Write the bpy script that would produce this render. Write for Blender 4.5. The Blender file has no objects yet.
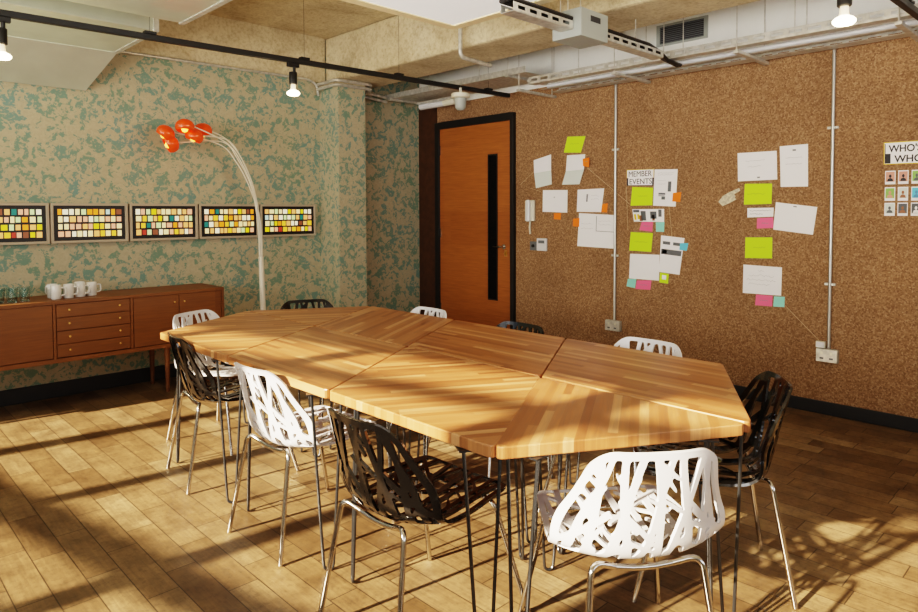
import bpy, bmesh, math, random
import numpy as np
from mathutils import Vector, Matrix, Euler
R = math.radians
scene = bpy.context.scene
COL = scene.collection

# ------------------------------------------------------------------ materials
def new_mat(name):
    m = bpy.data.materials.new(name); m.use_nodes = True
    nt = m.node_tree; b = nt.nodes['Principled BSDF']
    return m, nt, b

def simple(name, col, rough=.5, metal=0., emit=None, strength=0., spec=None, coat=0., noise=0., nscale=30.):
    m, nt, b = new_mat(name)
    b.inputs['Base Color'].default_value = (*col, 1)
    b.inputs['Roughness'].default_value = rough
    b.inputs['Metallic'].default_value = metal
    if spec is not None: b.inputs['Specular IOR Level'].default_value = spec
    if coat: b.inputs['Coat Weight'].default_value = coat; b.inputs['Coat Roughness'].default_value = .1
    if emit: b.inputs['Emission Color'].default_value = (*emit, 1); b.inputs['Emission Strength'].default_value = strength
    if noise:
        tc = nt.nodes.new('ShaderNodeTexCoord'); n = nt.nodes.new('ShaderNodeTexNoise')
        n.inputs['Scale'].default_value = nscale; n.inputs['Detail'].default_value = 5
        nt.links.new(tc.outputs['Object'], n.inputs['Vector'])
        r = nt.nodes.new('ShaderNodeValToRGB')
        r.color_ramp.elements[0].position = .3; r.color_ramp.elements[1].position = .7
        r.color_ramp.elements[0].color = (*[c*(1-noise) for c in col], 1)
        r.color_ramp.elements[1].color = (*[min(1, c*(1+noise)) for c in col], 1)
        nt.links.new(n.outputs['Fac'], r.inputs['Fac']); nt.links.new(r.outputs['Color'], b.inputs['Base Color'])
    return m

class NG:
    def __init__(s, nt): s.nt = nt
    def n(s, t, **kw):
        x = s.nt.nodes.new(t)
        for k, v in kw.items(): setattr(x, k, v)
        return x
    def l(s, a, b): s.nt.links.new(a, b)
    def math(s, op, a, b=None, c=None):
        x = s.n('ShaderNodeMath', operation=op)
        for i, v in enumerate((a, b, c)):
            if v is None: continue
            if isinstance(v, (int, float)): x.inputs[i].default_value = v
            else: s.l(v, x.inputs[i])
        return x.outputs[0]
    def ramp(s, fac, stops, interp='LINEAR'):
        r = s.n('ShaderNodeValToRGB'); cr = r.color_ramp; cr.interpolation = interp
        while len(cr.elements) > 1: cr.elements.remove(cr.elements[0])
        cr.elements[0].position = stops[0][0]; cr.elements[0].color = (*stops[0][1], 1)
        for p, c in stops[1:]:
            e = cr.elements.new(p); e.color = (*c, 1)
        s.l(fac, r.inputs['Fac']); return r.outputs['Color']
    def mix(s, fac, a, b, blend='MIX'):
        x = s.n('ShaderNodeMix', data_type='RGBA', blend_type=blend)
        for i, v in ((0, fac), (6, a), (7, b)):
            if isinstance(v, (int, float)): x.inputs[i].default_value = v
            elif isinstance(v, tuple): x.inputs[i].default_value = (*v, 1)
            else: s.l(v, x.inputs[i])
        return x.outputs[2]
    def noise(s, vec, scale, detail=4, rough=.5, dist=0.):
        x = s.n('ShaderNodeTexNoise'); s.l(vec, x.inputs['Vector'])
        x.inputs['Scale'].default_value = scale; x.inputs['Detail'].default_value = detail
        x.inputs['Roughness'].default_value = rough; x.inputs['Distortion'].default_value = dist
        return x.outputs['Fac']
    def comb(s, x, y, z=0.):
        c = s.n('ShaderNodeCombineXYZ')
        for i, v in enumerate((x, y, z)):
            if isinstance(v, (int, float)): c.inputs[i].default_value = v
            else: s.l(v, c.inputs[i])
        return c.outputs[0]

def plank_mat(name, width, length, stops, axis='X', rough=.4, seam=0., seamcol=(.02, .012, .006), grain=.25, mottled=0., coat=0., mott2=0.):
    """strips running along one axis, each strip cut in lengths with a tone of its own"""
    m, nt, b = new_mat(name); g = NG(nt)
    tc = g.n('ShaderNodeTexCoord'); sx = g.n('ShaderNodeSeparateXYZ'); g.l(tc.outputs['Object'], sx.inputs[0])
    ia, ib = {'X': (0, 1), 'Y': (1, 0), 'Yz': (1, 2), 'Xz': (0, 2)}[axis]; al, ac = sx.outputs[ia], sx.outputs[ib]
    a = g.math('DIVIDE', ac, width); row = g.math('FLOOR', a)
    wn = g.n('ShaderNodeTexWhiteNoise', noise_dimensions='1D'); g.l(row, wn.inputs['W'])
    u = g.math('ADD', g.math('DIVIDE', al, length), g.math('MULTIPLY', wn.outputs['Value'], 9.7))
    colm = g.math('FLOOR', u)
    w2 = g.n('ShaderNodeTexWhiteNoise', noise_dimensions='2D'); g.l(g.comb(row, colm), w2.inputs['Vector'])
    base = g.ramp(w2.outputs['Value'], stops)
    gv = g.comb(g.math('MULTIPLY', al, 3.), g.math('MULTIPLY', ac, 55.), g.math('MULTIPLY', w2.outputs['Value'], 20.))
    gn = g.noise(gv, 1.6, 5, .6, .4)
    shade = g.ramp(gn, [(.25, (1-grain,)*3), (.75, (1+grain*.4,)*3)])
    c = g.mix(1., base, shade, 'MULTIPLY')
    if mottled:
        mn = g.noise(tc.outputs['Object'], 5.5, 6, .65)
        c = g.mix(1., c, g.ramp(mn, [(.3, (1-mottled, 1-mottled*1.05, 1-mottled*1.1)), (.7, (1.1, 1.1, 1.08))]), 'MULTIPLY')
    if mott2:
        mn = g.noise(tc.outputs['Object'], 38, 4, .7)
        c = g.mix(1., c, g.ramp(mn, [(.33, (1-mott2,)*3), (.5, (1., 1., 1.))]), 'MULTIPLY')
    fr = g.math('FRACT', a); d = g.math('MINIMUM', fr, g.math('SUBTRACT', 1., fr)); d = g.math('MULTIPLY', d, width)
    fu = g.math('FRACT', u); e = g.math('MINIMUM', fu, g.math('SUBTRACT', 1., fu)); e = g.math('MULTIPLY', e, length)
    dd = g.math('MINIMUM', d, e)
    if seam:
        s = g.math('LESS_THAN', dd, seam); c = g.mix(g.math('MULTIPLY', s, .8), c, seamcol)
    g.l(c, b.inputs['Base Color'])
    rr = g.math('ADD', g.math('MULTIPLY', gn, .25), rough-.12); g.l(rr, b.inputs['Roughness'])
    if coat: b.inputs['Coat Weight'].default_value = coat; b.inputs['Coat Roughness'].default_value = .25
    bp = g.n('ShaderNodeBump'); bp.inputs['Strength'].default_value = .12; bp.inputs['Distance'].default_value = .003
    g.l(gn, bp.inputs['Height']); g.l(bp.outputs[0], b.inputs['Normal'])
    return m

M = {}
M['oak'] = plank_mat('oiled_oak_strips', .030, .62, [(0., (.29, .110, .037)), (.4, (.40, .168, .060)), (.75, (.46, .208, .080)), (1., (.60, .32, .145))], rough=.40, grain=.3, coat=.15)
M['floor'] = plank_mat('worn_floor_boards', .1175, .46, [(0., (.175, .105, .049)), (.35, (.245, .155, .075)), (.75, (.29, .19, .097)), (1., (.36, .25, .135))], axis='Y', rough=.40, seam=.0022, grain=.34, mottled=.5, mott2=.30)
M['teak'] = plank_mat('teak_veneer', .2, 3., [(0., (.17, .062, .014)), (1., (.22, .085, .019))], axis='Xz', rough=.5, grain=.3)
M['doorwood'] = plank_mat('door_veneer', .35, 4., [(0., (.36, .120, .026)), (1., (.42, .145, .033))], axis='Yz', rough=.4, grain=.3)
M['conduit'] = simple('conduit_steel', (.50, .50, .47), .32, .75)
M['darkwood'] = simple('dark_wood_panel', (.075, .03, .012), .45, noise=.25, nscale=14)
M['black'] = simple('black_paint', (.012, .011, .010), .45)
M['skirt'] = simple('charcoal_skirting_paint', (.018, .019, .022), .5)
M['white_plastic'] = simple('white_plastic', (.70, .71, .74), .25, coat=.3)
M['black_plastic'] = simple('black_plastic', (.0045, .004, .0036), .14, spec=.5, coat=.6)
M['chrome'] = simple('chrome', (.62, .60, .57), .12, 1.)
M['steel_rod'] = simple('raw_steel_rod', (.10, .105, .11), .32, .9)
M['galv'] = simple('galvanised_steel', (.62, .61, .56), .38, .55, noise=.2, nscale=25)
M['duct'] = simple('sheet_metal_duct', (.70, .74, .64), .28, .55, noise=.06, nscale=5)
M['plaster'] = simple('white_plaster', (.86, .87, .84), .85, noise=.04, nscale=3)
M['raft'] = simple('white_panel_added_glow', (.90, .92, .93), .8, emit=(1., .97, .92), strength=.30)  # plain panel, no lamp: weak emission stands in for bounced daylight
M['raftrim'] = simple('pale_timber_rim', (.90, .76, .50), .6, noise=.06)
M['paper'] = simple('white_paper', (.93, .93, .95), .85)
M['paper2'] = simple('pale_green_paper', (.72, .78, .73), .85)
M['lime'] = simple('lime_paper', (.58, .85, .03), .8)
M['orange'] = simple('orange_paper', (.98, .22, .02), .8)
M['pink'] = simple('pink_paper', (.95, .17, .31), .8)
M['teal'] = simple('teal_paper', (.30, .74, .63), .8)
M['cyan'] = simple('cyan_paper', (.16, .60, .78), .8)
M['ink'] = simple('grey_ink', (.25, .26, .28), .9)
M['faint'] = simple('faint_ink', (.55, .56, .58), .9)
M['limeink'] = simple('green_ink', (.34, .55, .04), .9)
M['dark'] = simple('dark_print', (.04, .04, .045), .7)
M['mid'] = simple('grey_print', (.13, .14, .15), .7)
M['yellow'] = simple('yellow_border', (.80, .55, .04), .6)
M['brass'] = simple('brass', (.75, .50, .18), .28, 1.)
M['ivory'] = simple('ivory_plastic', (.72, .70, .58), .45)
M['ceramic'] = simple('white_ceramic', (.74, .73, .70), .2, coat=.3)
M['twine'] = simple('pale_thread', (.62, .45, .28), .9)
M['lampwhite'] = simple('white_lacquer', (.74, .70, .60), .35)
M['greybox'] = simple('grey_enclosure_paint', (.36, .39, .37), .45)
M['fr_beige'] = simple('taupe_frame', (.44, .37, .28), .5)
M['cream'] = simple('aged_cream_print', (.62, .56, .42), .8, noise=.3, nscale=60)
M['bulb'] = simple('glowing_bulb', (1, .9, .7), .3, emit=(1., .80, .50), strength=14.)
M['bulbneck'] = simple('bulb_neck', (.85, .75, .6), .4, emit=(1., .75, .45), strength=.6)
M['skin'] = simple('portrait_brown', (.35, .16, .09), .8)
M['blue'] = simple('portrait_blue', (.12, .32, .55), .8)
M['green'] = simple('portrait_green', (.30, .55, .16), .8)
M['salmon'] = simple('portrait_salmon', (.72, .36, .28), .8)

def orange_shade():
    m, nt, b = new_mat('orange_glass_shade'); g = NG(nt)
    b.inputs['Base Color'].default_value = (.80, .075, .010, 1); b.inputs['Roughness'].default_value = .18
    b.inputs['Emission Color'].default_value = (1., .10, .01, 1); b.inputs['Emission Strength'].default_value = .10
    return m
M['shade'] = orange_shade()
M['shadeglow'] = simple('lit_shade_inside', (1, .5, .1), .5, emit=(1., .42, .06), strength=3.)

def glassm():
    m, nt, b = new_mat('clear_glass')
    b.inputs['Base Color'].default_value = (.86, .93, .92, 1); b.inputs['Roughness'].default_value = .04
    b.inputs['Transmission Weight'].default_value = 1.; b.inputs['IOR'].default_value = 1.3
    return m
M['glass'] = glassm()
M['doorglass'] = simple('black_door_glass', (.006, .006, .007), .08, coat=.5)

def wallpaper():
    m, nt, b = new_mat('leafy_wallpaper'); g = NG(nt)
    tc = g.n('ShaderNodeTexCoord'); v = tc.outputs['Object']
    n1 = g.noise(v, 12.5, 3, .6, 1.1); n2 = g.noise(v, 36, 3, .65, .6)
    s = g.math('ADD', g.math('MULTIPLY', n1, .62), g.math('MULTIPLY', n2, .38))
    mask = g.ramp(s, [(.500, (0, 0, 0)), (.535, (1, 1, 1))])
    mg = g.math('MULTIPLY', g.math('GREATER_THAN', g.noise(v, 55, 2), .40), 1.)
    n3 = g.noise(v, 3, 2)
    leaf = g.ramp(n3, [(.35, (.180, .280, .200)), (.65, (.165, .285, .250))])
    leaf = g.mix(mg, g.mix(.55, leaf, (.40, .355, .25)), leaf)
    ground = g.ramp(n2, [(.35, (.42, .37, .255)), (.65, (.485, .425, .295))])
    c = g.mix(mask, ground, leaf)
    g.l(c, b.inputs['Base Color']); b.inputs['Roughness'].default_value = .6
    return m
M['wallpaper'] = wallpaper()

def cork():
    m, nt, b = new_mat('cork_sheet'); g = NG(nt)
    tc = g.n('ShaderNodeTexCoord'); v = tc.outputs['Object']
    vo = g.n('ShaderNodeTexVoronoi'); g.l(v, vo.inputs['Vector']); vo.inputs['Scale'].default_value = 105
    sp = g.n('ShaderNodeSeparateColor'); g.l(vo.outputs['Color'], sp.inputs[0])
    n1 = g.noise(v, 130, 4, .7); n2 = g.noise(v, 2.2, 3)
    s = g.math('ADD', g.math('MULTIPLY', sp.outputs[0], .45), g.math('MULTIPLY', n1, .55))
    c = g.ramp(s, [(.20, (.165, .085, .040)), (.42, (.265, .148, .072)), (.58, (.325, .188, .096)), (.80, (.45, .29, .17))])
    c = g.mix(1., c, g.ramp(n2, [(.3, (.88, .88, .88)), (.7, (1.08, 1.08, 1.08))]), 'MULTIPLY')
    g.l(c, b.inputs['Base Color']); b.inputs['Roughness'].default_value = .9
    bp = g.n('ShaderNodeBump'); bp.inputs['Strength'].default_value = .35; bp.inputs['Distance'].default_value = .004
    g.l(s, bp.inputs['Height']); g.l(bp.outputs[0], b.inputs['Normal'])
    return m
M['cork'] = cork()

def concrete():
    m, nt, b = new_mat('bare_concrete'); g = NG(nt)
    tc = g.n('ShaderNodeTexCoord'); v = tc.outputs['Object']
    n1 = g.noise(v, 2.6, 6, .65, .5); n2 = g.noise(v, 32, 5, .7)
    c = g.ramp(n1, [(.3, (.46, .37, .235)), (.5, (.63, .54, .37)), (.72, (.74, .66, .48))])
    c = g.mix(1., c, g.ramp(n2, [(.32, (.72, .68, .62)), (.55, (1., 1., 1.))]), 'MULTIPLY')
    g.l(c, b.inputs['Base Color']); b.inputs['Roughness'].default_value = .85
    bp = g.n('ShaderNodeBump'); bp.inputs['Strength'].default_value = .5; bp.inputs['Distance'].default_value = .012
    g.l(n2, bp.inputs['Height']); g.l(bp.outputs[0], b.inputs['Normal'])
    return m
M['concrete'] = concrete()
TILE = []
for i, (c, s) in enumerate([((1, .62, .28), 1.25), ((1, .70, .12), 1.2), ((.80, .92, .55), 1.1), ((1, .84, .52), 1.35), ((1, .60, .42), 1.15),
                            ((.06, .38, .34), .7), ((1, .92, .72), 1.4), ((1, .48, .06), 1.15), ((.75, .13, .08), .7), ((.95, .80, .05), 1.05), ((.42, .18, .10), .8), ((.70, .85, .80), 1.1)]):
    TILE.append(simple('glowing_slide_%d' % i, tuple(q*.5 for q in c), .5, emit=tuple(q**1.6 for q in c), strength=s*.50))

# ------------------------------------------------------------------ mesh builder
class MB:
    def __init__(s): s.v = []; s.f = []; s.m = []; s.cur = 0
    def add(s, vs, fs):
        o = len(s.v); s.v += [tuple(p) for p in vs]
        for f in fs: s.f.append([o+i for i in f]); s.m.append(s.cur)
        return s
    def box(s, lo, hi, mat=None):
        (x0, y0, z0), (x1, y1, z1) = lo, hi
        vs = [(x0, y0, z0), (x1, y0, z0), (x1, y1, z0), (x0, y1, z0), (x0, y0, z1), (x1, y0, z1), (x1, y1, z1), (x0, y1, z1)]
        if mat is not None: vs = [mat @ Vector(p) for p in vs]
        return s.add(vs, [(3, 2, 1, 0), (4, 5, 6, 7), (0, 1, 5, 4), (1, 2, 6, 5), (2, 3, 7, 6), (3, 0, 4, 7)])
    def prism(s, poly, a, b, fn=None):
        """poly = list of 2D points, extruded between levels a and b; fn(p, level) -> 3D"""
        fn = fn or (lambda p, l: (p[0], p[1], l)); n = len(poly)
        vs = [fn(p, a) for p in poly]+[fn(p, b) for p in poly]
        fs = [tuple(range(n))[::-1], tuple(range(n, 2*n))]+[(i, (i+1) % n, n+(i+1) % n, n+i) for i in range(n)]
        return s.add(vs, fs)
    def tube(s, pts, r, seg=10, cap=True, closed=False):
        pts = [Vector(p) for p in pts]; n = len(pts)
        rs = r if isinstance(r, (list, tuple)) else [r]*n
        tang = []
        for i in range(n):
            if closed: t = pts[(i+1) % n]-pts[i-1]
            else: t = pts[min(i+1, n-1)]-pts[max(i-1, 0)]
            tang.append(t.normalized())
        up = Vector((0, 0, 1)) if abs(tang[0].z) < .9 else Vector((1, 0, 0))
        nx = tang[0].cross(up).normalized(); vs = []
        for i in range(n):
            nx = (nx-tang[i]*nx.dot(tang[i])).normalized(); ny = tang[i].cross(nx)
            for k in range(seg):
                a = 2*math.pi*k/seg; vs.append(pts[i]+(nx*math.cos(a)+ny*math.sin(a))*rs[i])
        fs = []
        for i in range(n if closed else n-1):
            j = (i+1) % n
            for k in range(seg):
                k2 = (k+1) % seg; fs.append((i*seg+k, i*seg+k2, j*seg+k2, j*seg+k))
        if cap and not closed: fs += [tuple(range(seg))[::-1], tuple((n-1)*seg+k for k in range(seg))]
        return s.add(vs, fs)
    def lathe(s, prof, seg=24, c=(0, 0, 0), mat=None, closed=True):
        """prof = (radius, height) pairs"""
        vs = []; n = len(prof)
        for r, z in prof:
            for k in range(seg):
                a = 2*math.pi*k/seg; p = Vector((r*math.cos(a), r*math.sin(a), z))
                if mat is not None: p = mat @ p
                vs.append(p+Vector(c))
        fs = []
        for i in range(n-1):
            for k in range(seg):
                k2 = (k+1) % seg; fs.append((i*seg+k, i*seg+k2, (i+1)*seg+k2, (i+1)*seg+k))
        if closed:
            if prof[0][0] > 1e-5: fs.append(tuple(range(seg))[::-1])
            if prof[-1][0] > 1e-5: fs.append(tuple((n-1)*seg+k for k in range(seg)))
        return s.add(vs, fs)
    def build(s, name, mats, parent=None, loc=(0, 0, 0), rot=None, smooth=False, bevel=0., shift=None):
        me = bpy.data.meshes.new(name)
        sh = Vector(shift) if shift is not None else Vector((0, 0, 0))
        me.from_pydata([tuple(Vector(p)-sh) for p in s.v], [], s.f)
        if not isinstance(mats, (list, tuple)): mats = [mats]
        for m in mats: me.materials.append(m)
        me.polygons.foreach_set('material_index', s.m)
        bm = bmesh.new(); bm.from_mesh(me)
        bmesh.ops.remove_doubles(bm, verts=bm.verts, dist=1e-6)
        bmesh.ops.recalc_face_normals(bm, faces=bm.faces)
        bm.to_mesh(me); bm.free()
        o = bpy.data.objects.new(name, me); COL.objects.link(o)
        o.location = loc if shift is None else sh
        if rot: o.rotation_euler = rot
        if parent: o.parent = parent
        if smooth:
            me.polygons.foreach_set('use_smooth', [True]*len(me.polygons))
            me.set_sharp_from_angle(angle=R(40))
        if bevel:
            b = o.modifiers.new('soft_edges', 'BEVEL'); b.width = bevel; b.segments = 2; b.limit_method = 'ANGLE'; b.angle_limit = R(50)
        return o

def tag(o, label, cat, group=None, kind=None):
    o['label'] = label; o['category'] = cat
    if group: o['group'] = group
    if kind: o['kind'] = kind
    return o
def struct(o): o['kind'] = 'structure'; return o
def empty(name, loc=(0, 0, 0), rz=0.):
    e = bpy.data.objects.new(name, None); COL.objects.link(e); e.location = loc; e.rotation_euler = (0, 0, rz)
    e.empty_display_size = .1; return e
def copy_tree(o, parent=None):
    c = o.copy(); COL.objects.link(c); c.parent = parent
    for ch in list(o.children): copy_tree(ch, c)
    return c
def arc_pts(pts, rad, n=6):
    """polyline with rounded corners"""
    pts = [Vector(p) for p in pts]; out = [pts[0]]
    for i in range(1, len(pts)-1):
        p, a, b = pts[i], pts[i-1], pts[i+1]
        d1 = (a-p); d2 = (b-p); r = min(rad, d1.length*.49, d2.length*.49)
        s, e = p+d1.normalized()*r, p+d2.normalized()*r
        for k in range(n+1):
            t = k/n; out.append(s*(1-t)**2+p*2*t*(1-t)+e*t*t)
    out.append(pts[-1]); return out

# ------------------------------------------------------------------ room shell
XC, YW, ZC = 4.955, 5.73, 3.13           # cork wall, wallpapered wall, ceiling
K = .24; WA = math.atan(K); WS = math.sqrt(1+K*K)
struct(MB().box((-2.8, -2.9, -.1), (5.1, 5.9, 0)).build('floor', M['floor']))
struct(MB().box((-2.8, -2.9, ZC), (5.1, 5.9, ZC+.1)).build('ceiling', M['concrete']))
mb = MB(); mb.box((XC, -2.8, 0), (XC+.1, 4.30, 2.57)); mb.cur = 1; mb.box((XC, 4.30, 0), (XC+.1, 5.43, 2.57)).box((XC, 5.43, 0), (XC+.1, YW, 2.57))
mb.cur = 2; mb.box((XC, -2.8, 2.57), (XC+.1, 4.30, ZC)).box((XC, 4.30, 2.57), (XC+.1, 5.43, ZC)).box((XC, 5.43, 2.57), (XC+.1, YW, ZC))
struct(mb.build('wall_right', [M['cork'], M['cork'], M['plaster']]))
struct(MB().box((XC-.012, 5.432, 0), (XC-.0005, YW-.001, 2.57)).build('trim_1', M['darkwood']))
mb = MB().box((-2.6, YW, 0), (XC+.1, YW+.1, 2.69)); mb.cur = 1; mb.box((-2.6, YW-.015, 2.69), (3.70, YW+.1, ZC)); mb.cur = 0
mb.box((3.70, YW, 2.69), (XC+.1, YW+.1, ZC))
struct(mb.build('wall_back', [M['wallpaper'], M['concrete']]))
mb = MB().box((3.635, 5.39, 0), (3.95, YW-.001, 2.62)); mb.cur = 1; mb.box((3.635, 5.39, 2.62), (3.95, YW-.001, 2.69))
struct(mb.build('wall_column', [M['wallpaper'], M['concrete']]))
struct(MB().box((3.70, -2.8, 2.69), (4.22, YW-.016, ZC-.001)).build('ceiling_beam', M['concrete'], bevel=.025))
struct(MB().box((XC-.018, -2.8, 0), (XC-.0005, 4.285, .088)).build('baseboard_right', M['skirt'], bevel=.004))
struct(MB().box((-2.3, YW-.02, 0), (3.634, YW-.0005, .115)).build('baseboard_back', M['skirt'], bevel=.004))
struct(MB().box((3.97, YW-.02, 0), (XC-.02, YW-.0005, .115)).build('baseboard_back.001', M['skirt'], bevel=.004))
# window wall on the sun side: it runs at a slight angle to the room
MULL = [(.75, .10), (1.70, .18), (3.0, .10), (4.03, .085), (5.0, .12)]
U0, U1 = -2.75, 5.72
wl = empty('wall_left', (-1.0, 0, 0), WA); struct(wl)
struct(MB().box((-.10, -2.9*WS, 0), (0, 5.78*WS, .88)).box((-.10, -2.9*WS, 2.26), (0, 5.78*WS, ZC)).box((-.10, -2.9*WS, .88), (0, -1.2*WS, 2.26)).build('sill_wall', M['plaster'], wl))
edges = [(-1.2, 0)]+MULL+[(5.74, .04)]
for i in range(len(edges)-1):
    a = (edges[i][0]+edges[i][1]/2)*WS; b = (edges[i+1][0]-edges[i+1][1]/2)*WS
    w = empty('window_%d' % (i+1), (-1.0, 0, 0), WA); struct(w)
    fm = MB()
    fm.box((-.075, a, 1.06), (-.03, b, 1.16)).box((-.06, a, 2.02), (-.035, b, 2.10)).box((-.07, a, .88), (-.02, b, .92))
    fm.box((-.10, b, .88), (0, b+edges[i+1][1]*WS, 2.26))
    fm.build('window_frame', M['black'], w)
mbf = MB().box((-.6, -2.9, 0), (5.1, -2.8, .75)).box((-.6, -2.9, 2.5), (5.1, -2.8, ZC)).box((-.6, -2.9, .75), (.1, -2.8, 2.5)).box((4.3, -2.9, .75), (5.1, -2.8, 2.5))
mbf.box((2.1, -2.9, .75), (2.25, -2.8, 2.5))
struct(mbf.build('wall_front', M['plaster']))  # openings behind the camera, added to let fill light in

# door in the cork wall
XD = XC
d = MB(); d.box((XD-.02, 4.330, .005), (XD-.002, 5.368, 2.300)); door = d.build('door_1', M['doorwood']); struct(door)
# veneer grain runs across the leaf
fr = MB().box((XD-.045, 4.287, 0), (XD-.001, 4.328, 2.372)).box((XD-.045, 5.370, 0), (XD-.001, 5.430, 2.372)).box((XD-.045, 4.328, 2.302), (XD-.001, 5.370, 2.372))
fr.build('door_frame', M['black'], door, bevel=.003)
MB().box((XD-.026, 4.512, .50), (XD-.0205, 4.645, 1.985)).build('glass_slot_bead', M['black'], door)
MB().box((XD-.0275, 4.525, .515), (XD-.0255, 4.632, 1.97)).build('door_glass', M['doorglass'], door)
h = MB().lathe([(.024, 0), (.024, .008)], 16, (XD-.028, 4.425, 1.05), Matrix.Rotation(R(90), 3, 'Y')).tube(arc_pts([(XD-.02, 4.425, 1.05), (XD-.07, 4.425, 1.05), (XD-.07, 4.53, 1.05)], .02), .009, 8)
h.build('door_handle', M['chrome'], door, smooth=True)
MB().box((XD-.028, 4.385, .955), (XD-.0205, 4.415, 1.015)).tube([(XD-.03, 4.40, .985), (XD-.045, 4.40, .985)], .011, 10).build('door_lock', M['brass'], door)
for z in (.35, 1.17, 2.07):
    MB().box((XD-.03, 5.352, z-.05), (XD-.0205, 5.369, z+.05)).build('hinge', M['chrome'], door)

# ------------------------------------------------------------------ tables
def round_poly(poly, r, n=5):
    out = []; N = len(poly)
    for i in range(N):
        p = Vector(poly[i]); a = Vector(poly[i-1]); b = Vector(poly[(i+1) % N])
        d1 = (a-p).normalized(); d2 = (b-p).normalized(); ang = d1.angle(d2); t = r/math.tan(ang/2)
        s, e = p+d1*t, p+d2*t
        for k in range(n+1):
            q = k/n; out.append(s*(1-q)**2+p*2*q*(1-q)+e*q*q)
    return out
def inset(poly, d):
    N = len(poly); cx = sum(p[0] for p in poly)/N; cy = sum(p[1] for p in poly)/N; out = []
    for i in range(N):
        p, a, b = Vector(poly[i]), Vector(poly[i-1]), Vector(poly[(i+1) % N])
        d1 = (a-p).normalized(); d2 = (b-p).normalized(); bi = (d1+d2).normalized()
        out.append(p+bi*(d/math.sin(d1.angle(d2)/2)))
    return out
S = .84; HX = S*math.sqrt(3)/2
x0, x1, x2 = 1.345, 1.345+HX, 1.345+2*HX
PT = dict(A=(x0, 1.24), K=(x0, 1.24+S), L=(x0, 1.24+2*S), M=(x0, 1.24+3*S), B=(x1, 1.24-S/2), C1=(x1, 1.24+S/2), C2=(x1, 1.24+1.5*S), C3=(x1, 1.24+2.5*S),
          N=(x1, 1.24+3.5*S), D=(x2, 1.24), E=(x2, 1.24+S), F=(x2, 1.24+2*S), G=(x2, 1.24+3*S))
TZ, TT = .74, .037
def table(name, keys, grain, label, dx=0., dy=0.):
    poly = [Vector(PT[k]) for k in keys]
    c = sum(poly, Vector((0, 0)))/len(poly)
    root = empty(name, (c.x+dx, c.y+dy, 0), R(grain)); rotm = Matrix.Rotation(-R(grain), 2)
    loc = [rotm @ (p-c) for p in poly]
    tag(root, label, 'table', 'modular timber meeting tables')
    top = MB().prism(round_poly(inset(loc, .0022), .024), TZ-TT, TZ).build('table_top', M['oak'], root, bevel=.004)
    for i, p in enumerate(loc):
        a, b = loc[i-1], loc[(i+1) % len(loc)]
        d1 = (a-p).normalized(); d2 = (b-p).normalized(); bi = (d1+d2).normalized()
        side = Vector((-bi.y, bi.x)); ang = d1.angle(d2)
        off = .13 if ang < R(80) else .105
        q = p+bi*off; fo = p+bi*(off-.022)
        hz = TZ-TT-.006; wt = .058
        def P(s2, z, f):  # f: 0 top .. 1 foot
            b2 = q*(1-f)+fo*f; e = b2+side*s2; return (e.x, e.y, z)
        pts = [P(wt, hz, 0), P(.020, .045, .95)]
        n = 7
        for k in range(n+1):
            a2 = math.pi*k/n; pts.append(P(.018*math.cos(a2), .0245-.018*math.sin(a2), 1.))
        pts += [P(-.020, .045, .95), P(-wt, hz, 0)]
        leg = MB().tube(pts, .0058, 8)
        ax = bi; ay = side
        m4 = Matrix(((ax.x, ay.x, 0, q.x), (ax.y, ay.y, 0, q.y), (0, 0, 1, 0), (0, 0, 0, 1)))
        leg.box((-.03, -wt-.02, hz), (.03, wt+.02, hz+.0055), m4)
        leg.build('hairpin_leg', M['steel_rod'], root, smooth=True)
    return root
table('triangular_table', ['A', 'B', 'C1'], 30, 'triangular timber table end closest to the white chair seen from behind', -.008, .004)
table('diamond_table', ['B', 'D', 'E', 'C1'], 90, 'diamond timber table nearest the glossy black chair and the cork wall')
table('diamond_table', ['A', 'C1', 'C2', 'K'], -30, 'diamond timber table above the black chair whose seat faces it from the near long side')
table('diamond_table', ['C1', 'E', 'F', 'C2'], 90, 'diamond timber table in the middle of the far long side toward the door')
table('diamond_table', ['K', 'C2', 'C3', 'L'], 90, 'diamond timber table above the white chair pushed in at the near long side')
table('diamond_table', ['C2', 'F', 'G', 'C3'], 30, 'diamond timber table mostly in shade in front of the wooden door')
table('diamond_table', ['L', 'C3', 'N', 'M'], -30, 'diamond timber table at the sideboard end with a blunt projecting corner')
table('triangular_table', ['C3', 'G', 'N'], -30, 'triangular timber table in shade before the black chair by the wallpaper')

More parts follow.
